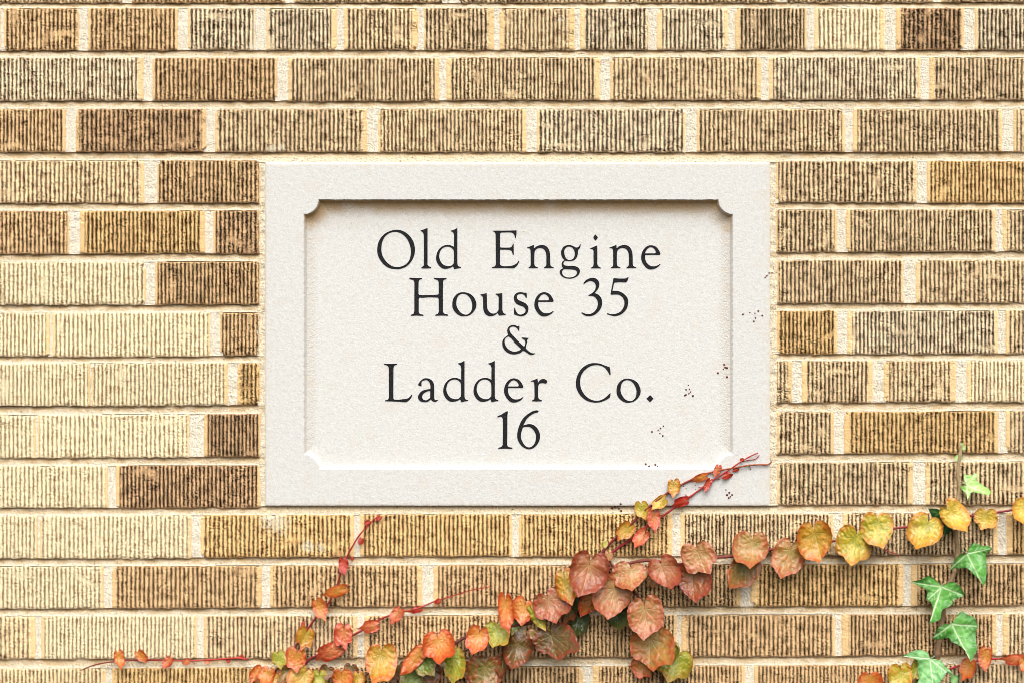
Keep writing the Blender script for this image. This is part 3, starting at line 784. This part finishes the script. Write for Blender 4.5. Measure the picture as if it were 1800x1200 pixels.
# --- the main creeper: a diagonal mass of large leaves, a branch to the right, two thin shoots onto the plaque
main = empty("creeper_vine", P(1020, 1235, 0), "large Boston ivy creeper with broad red and gold leaves rising onto the plaque corner", "vine", "creepers with autumn leaves on the wall")
stem(main, [(688,1240),(730,1195),(775,1150),(815,1120),(860,1105),(910,1098),(950,1085),(1000,1040),(1035,1005),(1062,972)], 2.4, 1.9, WOOD0, WOOD1, 6)
stem(main, [(790,1215),(800,1152),(822,1140),(870,1120)], 1.6, 1.3, WOOD0, WOOD1, 6)
stem(main, [(1155,1245),(1165,1180),(1150,1120),(1130,1060),(1090,1010),(1062,972)], 1.9, 1.6, WOOD0, WOOD1, 6)
stem(main, [(1062,1000),(1130,985),(1195,990),(1250,981),(1292,976),(1357,965),(1405,959),(1467,950),(1515,940),(1573,928),(1640,922),(1690,910),(1742,901),(1782,895),(1830,889)], 2.2, 1.5, WOOD1, (140,54,60), 6)
stem(main, [(1058,972),(1075,952),(1107,922),(1122,907),(1142,890),(1172,866),(1197,851),(1212,844),(1237,834),(1265,826),(1292,821),(1315,817),(1336,816),(1350,816),(1356,811)], 1.9, 1.0, RED0, (150,80,48), 4)
stem(main, [(1060,985),(1075,972),(1090,960),(1117,941),(1140,922),(1162,909),(1185,892),(1205,877),(1230,860),(1250,846),(1275,829),(1300,812),(1317,802),(1333,795)], 1.9, .8, (140,36,50), RED1, 4.4)
stem(main, [(1300,812),(1318,808),(1328,806),(1335,799)], .7, .5, RED0, RED1, 3.6, nodes=False)
stem(main, [(1550,962),(1562,968),(1572,971),(1580,978)], .9, .6, RED1, RED1, 4)
ML = [
 # jx, jy, tx, ty, width, palette, layer mm, curl
 (1036,991,1021,1050,72,'red',26,.15), (993,1017,1004,1064,41,'gold',22,.2), (963,1053,977,1096,65,'rose',18,.3),
 (1081,1034,1064,1087,71,'pink',21,.35), (1109,1001,1110,1040,62,'pink',19,.3), (1163,994,1176,1039,55,'rose',18,.2),
 (1226,968,1242,1011,61,'pink',24,.2), (1217,1004,1220,1059,61,'red',14,.2), (1133,1068,1140,1124,67,'pink',26,.1),
 (1143,1122,1140,1182,78,'tan',19,.15), (1192,1153,1170,1197,70,'lime',15,.3), (1128,1165,1142,1193,38,'orange',10,.1),
 (969,1116,979,1162,77,'brown',20,.25), (1017,1085,1009,1121,40,'dark',9,.1), (1085,1075,1087,1109,42,'dark',9,.1),
 (1042,1046,1026,1086,34,'orange',12,.1), (1016,1052,1010,1080,26,'dark',8,0),
 (770,1123,774,1167,58,'orange',20,.35), (842,1114,834,1153,40,'orange',19,.2), (872,1103,866,1138,48,'lime',15,.3),
 (889,1061,893,1117,27,'orange',22,.1), (922,1064,911,1099,40,'orange',16,.2), (938,1076,957,1112,20,'lime',20,.2),
 (910,1131,903,1179,53,'brown',23,.2), (941,1112,934,1124,26,'olive',14,.1), (961,1106,958,1116,17,'lime',13,.1),
 (853,1171,850,1222,66,'olive',19,.25), (797,1156,800,1206,38,'lime',16,.2), (743,1153,760,1190,42,'green',14,.2),
 (736,1148,702,1189,28,'orange',21,.1), (722,1184,716,1225,42,'green',15,.2),
 (1322,951,1325,1001,63,'tan',22,.5), (1309,992,1288,1038,54,'olive',14,.35), (1389,966,1372,1018,60,'tan',18,.45),
 (1432,935,1445,988,64,'gold',22,.5), (1504,944,1492,993,68,'yg',20,.5), (1543,917,1546,966,58,'yg',17,.45),
 (1630,921,1616,968,63,'yg',21,.35), (1670,898,1700,936,46,'yellow',24,.3), (1733,903,1728,932,42,'yellow',17,.35),
 (1806,888,1800,921,46,'yellow',20,.3),
 (1064,953,1064,964,11,'lime',6,.1), (1104,928,1088,953,29,'gold',8,.2), (1128,889,1132,915,26,'yg',9,.2),
 (1165,880,1147,897,22,'yellow',8,.2), (1184,850,1185,875,24,'gold',8,.2), (1236,838,1212,845,14,'orange',7,.1),
 (1262,822,1257,840,13,'salmon',7,.1), (1131,940,1113,964,24,'salmon',9,.2), (1151,905,1150,938,23,'salmon',9,.2),
 (1203,881,1179,888,18,'tiny',8,.1), (1246,847,1236,866,12,'tiny',7,.1), (1281,833,1266,841,11,'tiny',7,.1),
 (1296,824,1287,829,8,'tiny',6,.1), (1304,806,1304,812,7,'tiny',6,.1), (1070,974,1068,988,16,'pink',12,.1),
 (1000,1068,990,1096,34,'brown',9,.2), (905,1092,900,1118,28,'green',8,.2), (826,1172,822,1204,36,'brown',10,.2), (884,1160,880,1190,30,'brown',9,.2),
 (1152,1010,1146,1034,30,'olive',9,.1), (1180,1140,1186,1162,30,'green',9,.2), (760,1176,752,1206,34,'brown',9,.2),
]
for a in ML: leaf(main, *a)

# --- the left creeper: clump of orange leaves at the foot of the picture with two thin red shoots
leftv = empty("creeper_vine", P(560, 1240, 0), "orange leaved creeper clump with two thin red shoots climbing the wall left of plaque corner", "vine", "creepers with autumn leaves on the wall")
stem(leftv, [(495,1225),(503,1175),(515,1142),(537,1112),(560,1078),(580,1055),(592,1030),(598,1010),(606,985),(618,962),(632,940),(648,922),(660,910),(667,904)], 1.9, .9, (110,50,50), (170,46,40), 4)
stem(leftv, [(520,1210),(538,1164),(560,1150),(592,1132),(620,1115),(650,1100),(675,1085),(705,1075),(735,1068),(765,1056),(795,1047),(830,1036),(862,1030)], 1.9, .7, (130,40,50), (176,66,48), 4)
stem(leftv, [(455,1240),(470,1195),(490,1172),(512,1160)], 1.7, 1.3, WOOD0, WOOD1, 5)
stem(leftv, [(610,1240),(640,1190),(672,1160),(690,1142)], 1.7, 1.2, WOOD0, WOOD1, 5)
LL = [
 (669,1150,660,1204,57,'gold',21,.3), (522,1150,520,1185,37,'orange',18,.3), (489,1152,491,1178,27,'lime',14,.25),
 (538,1113,526,1144,33,'gold',12,.2), (590,1141,552,1158,30,'salmon',13,.2), (605,1108,604,1145,32,'salmon',13,.15),
 (657,1099,629,1102,23,'salmon',10,.15), (700,1075,685,1097,22,'salmon',9,.15), (736,1070,716,1074,12,'tiny',7,.1), (771,1055,764,1062,10,'tiny',6,.1),
 (667,908,661,915,9,'tiny',6,.1), (647,916,638,921,9,'tiny',6,.1), (635,948,630,958,11,'tiny',7,.1), (620,980,618,986,6,'tiny',6,.1),
 (604,987,609,1012,18,'tiny',10,.1), (600,1036,566,1051,21,'orange',11,.15), (560,1062,574,1092,25,'orange',11,.2), (533,1094,530,1104,7,'tiny',6,.1),
 (456,1180,440,1202,25,'orange',12,.2), (470,1181,456,1206,31,'orange',14,.2), (508,1176,482,1199,26,'olive',15,.1),
 (535,1183,514,1216,44,'gold',20,.25), (562,1186,566,1214,32,'lime',15,.2), (600,1186,598,1215,36,'orange',17,.2), (630,1187,634,1210,27,'gold',14,.2),
 (482,1190,476,1216,26,'gold',12,.2), (616,1172,610,1190,26,'brown',8,.2), (576,1176,572,1196,28,'brown',8,.1), (700,1172,694,1204,32,'brown',8,.1),
]
for a in LL: leaf(leftv, *a)

# --- the thin shoot creeping along the joint at bottom left
low = empty("creeper_shoot", P(438, 1157, 0), "thin red creeper shoot with four small orange leaves lying along the bottom left joint", "vine", "creepers with autumn leaves on the wall")
stem(low, [(436,1156),(430,1158),(417,1156),(375,1159),(333,1160),(280,1160),(233,1159),(200,1162),(167,1168),(143,1177)], 1.3, .8, (186,60,54), (110,40,40), 4)
for a in [(208,1151,210,1177,20,'orange',9,.2), (245,1149,256,1167,18,'orange',8,.2), (297,1159,287,1176,17,'salmon',8,.2),
          (326,1161,330,1169,15,'salmon',7,.1), (365,1161,360,1167,9,'salmon',6,.1), (402,1158,400,1166,8,'tiny',6,.1), (424,1152,430,1156,7,'tiny',6,.1)]:
    leaf(low, *a)

# --- the small creeper at bottom right
rightv = empty("creeper_vine", P(1600, 1240, 0), "small creeper with orange leaves crossing the green ivy at the bottom right", "vine", "creepers with autumn leaves on the wall")
stem(rightv, [(1560,1240),(1590,1200),(1630,1182),(1670,1174),(1706,1164),(1746,1157),(1800,1157),(1840,1155)], 1.5, 1.2, (170,50,56), (170,50,56), 4)
stem(rightv, [(1560,1240),(1545,1205),(1530,1190)], 1.3, 1.1, RED0, RED1, 4)
for a in [(1733,1148,1731,1183,25,'orange',10,.2), (1703,1168,1690,1197,29,'orange',10,.2), (1792,1157,1757,1160,20,'salmon',9,.15),
          (1528,1190,1526,1218,42,'orange',14,.2), (1583,1180,1588,1222,43,'yg',14,.25), (1612,1168,1604,1200,22,'lime',9,.1), (1800,1160,1806,1186,20,'orange',9,.1)]:
    leaf(rightv, *a)

# --- green ivy at the right edge
ivy = empty("ivy_vine", P(1640, 1240, 0), "green ivy vine with pale veined lobed leaves climbing the right side of the wall", "vine")
stem(ivy, [(1636,1245),(1642,1190),(1648,1150),(1653,1110),(1658,1070),(1666,1035),(1677,1005),(1683,967),(1681,936),(1679,905),(1683,882),(1687,853),(1683,835),(1685,812),(1688,795),(1690,782)], 4.6, 2.3, (112,82,60), (168,146,112), 5)
def ol(ox, oy, sc, s):
    g_ = G(ox, oy, sc, s)[0]
    c_ = catmull(g_, 6)
    return c_[:len(c_) - 5]
IV = [
 ((1655,1030.5), (1635,1095), 'ivy', 20, ol(1450,960,5,"1030,347c 960,280 910,258 850,285 755,310c 830,345 880,365 900,400 895,460 940,500 945,580 915,675c 1010,640 1030,560 1085,530 1125,500 1130,470 1228,430c 1215,390 1160,325 1110,308 1060,330 1031,346c")),
 ((1700,972), (1728.5,1029), 'ivy', 18, ol(1450,960,5,"1252,58c 1270,0 1300,-25 1320,-37c 1350,-20 1400,-5 1440,-8 1470,15c 1450,40 1415,70 1420,130 1420,240 1410,310 1390,348c 1370,300 1310,245 1250,190 1190,190 1095,205c 1140,120 1190,70 1251,59c")),
 ((1673,1096), (1706.5,1161), 'ivy', 16, ol(1450,960,5,"1117,678c 1150,630 1175,590 1210,563c 1260,600 1310,615c 1330,660 1350,700c 1325,740 1330,830 1335,900 1310,960 1280,1007c 1260,970 1230,910 1170,860 1120,840 1080,800 1010,815 942,808c 1000,710 1060,680 1116,679c")),
 ((1635,1157), (1642,1218), 'ivym', 22, ol(1450,960,5,"926,984c 900,930 835,905 770,920 685,962c 800,990 825,1030 815,1080 830,1150 810,1220 900,1260 960,1290c 1000,1220 1040,1150 1080,1100 1122,1142c 1105,1090 1060,1050 1020,1000 980,990 927,985c")),
 ((1700,851.5), (1740.5,868.5), 'ivyl', 12, ol(1500,780,5.453,"1091,388c 1060,330 1060,283c 1120,300 1180,273c 1190,310 1185,350 1240,390 1312,445 1312,487c 1250,480 1190,465 1135,460 1115,500 1095,532c 1080,480 1060,455 1018,408c 1050,395 1090,389c")),
 ((1668,911), (1632,892.5), 'ivyd', 9, ol(1500,780,5.453,"922,710c 820,625 718,613c 740,665 790,720 860,760 870,830 865,888c 920,840 970,800 1022,832c 1000,780 960,740 923,712c")),
]
for (j_, t_, pal, lay, o_) in IV:
    leaf(ivy, j_[0], j_[1], t_[0], t_[1], 40, pal, lay, .12, outline=o_, fold=random.uniform(-.05, .12), node=(j_[0] + (1668 - j_[0]) * .3, j_[1] - 6))
for a in [(1688,803,1677,806,12,'ivyl',7,.1), (1686,802,1693,805,8,'ivyl',7,.1), (1693,785,1698,789,9,'ivyl',8,.1), (1690,783,1692,776,6,'ivyl',8,.1), (1678,1190,1674,1204,14,'ivy',12,.1)]:
    leaf(ivy, *a)

# ------------------------------------------------------------------ dried tendril pads left on the stone
def recess_out(x, y):
    d = min(x - REC[0], REC[2] - x, y - REC[1], REC[3] - y)
    if d <= 0: return PROUD if (PL[0] < x < PL[2] and PL[1] < y < PL[3]) else -.002
    t = min(1, d / (6.5 + 25.5 * float(smooth(8, 64, REC[3] - y))))
    rd = float(rdepth(y)); st = .0045 - .0015 * (RDEPTH - rd) / .0062
    return PROUD - (st + (rd - st) * math.sqrt(max(0, 1 - (1 - t) ** 2)))
def pads(dots, label, r=1.6):
    cx = sum(d[0] for d in dots) / len(dots); cy = sum(d[1] for d in dots) / len(dots)
    vs, qs, cs, n = [], [], [], 0
    pts = []
    for (x, y) in dots:
        o_ = recess_out(x, y); rr = r * random.uniform(.75, 1.25)
        for q in range(4):
            a0 = np.linspace(0, 2 * math.pi, 8, endpoint=False)
            pass
        lv = [(0.0, 1.0), (.35, .95), (.7, .65), (.9, .2)]
        V = []
        for h, k_ in lv:
            for a_ in np.linspace(0, 2 * math.pi, 8, endpoint=False):
                V.append(P(x + math.cos(a_) * rr * k_, y + math.sin(a_) * rr * k_, o_ - .0002 + h * rr * S))
        i = np.arange(3)[:, None] * 8; j = np.arange(8)[None, :]
        Q = np.stack([i + j, i + (j + 1) % 8, i + 8 + (j + 1) % 8, i + 8 + j], -1).reshape(-1, 4)
        Q = np.concatenate([Q, [[24, 25, 26, 27], [24, 27, 28, 31], [28, 29, 30, 31]]])
        vs.append(np.array(V)); qs.append(Q + n); n += len(V)
        pts.append((x, y, o_)); cs.append(np.tile(lin((96, 44, 30)), (len(V), 1)))
    hub = np.array([cx, cy])
    for (x, y, o_) in pts:
        e = hub + (np.array([x, y]) - hub) * .25
        m_ = (np.array([x, y]) + e) / 2 + np.array([random.uniform(-.8, .8), random.uniform(-.8, .8)])
        v2, q2 = tube([P(x, y, o_), P(m_[0], m_[1], recess_out(*m_)), P(e[0], e[1], recess_out(*e)), P(cx, cy, recess_out(cx, cy))], [.13 * S] * 4, 5)
        vs.append(v2); qs.append(q2 + n); n += len(v2); cs.append(np.tile(lin((206, 194, 182)), (len(v2), 1)))
    root = np.array(P(cx, cy, recess_out(cx, cy)))
    me_o = mesh_obj("tendril_remnant", np.concatenate(vs) - root, np.concatenate(qs), M_STEM, None, np.concatenate(cs), True)
    me_o.location = root.tolist()
    tag(me_o, label, "tendril", "dried tendril remnants on the plaque")
pads([(1360,472),(1352,480),(1348,485),(1345,488),(1357,480)], "dried brown tendril pads on the right plaque edge beside bricks, highest remnant")
pads([(1306,553),(1318,550),(1327,551),(1328,559),(1325,565),(1340,555),(1333,547)], "scattered dark tendril pads on the plaque's right border, halfway up")
pads([(1273,640),(1275,645),(1272,648),(1278,646),(1262,655),(1278,662)], "dried dark tendril pads on the right edge of the sunken panel")
pads([(1210,676),(1206,684),(1212,683),(1214,688),(1206,693),(1218,695),(1204,694),(1211,691)], "triangular dried tendril cluster on the panel right of the full stop")
pads([(1146,758),(1157,755),(1161,752),(1160,761),(1165,765),(1166,748)], "reddish dried tendril pads on the panel below the full stop")
pads([(1135,815),(1141,819),(1152,816),(1156,819)], "four small dark tendril dots at the sunken panel's bottom edge")
pads([(1076,892),(1081,890),(1086,889),(1091,885),(1092,897),(1088,893)], "brown twiggy tendril remnant on the bottom edge of the plaque left of the shoots")
pads([(1276,860),(1282,865),(1281,874),(1287,869),(1278,869),(1284,872)], "black tendril dots on the plaque's bottom border right of the shoots")
pads([(1222,852),(1223,859),(1229,856),(1202,854),(1206,858)], "dark tendril bits on the plaque between the two red shoots", 1.0)
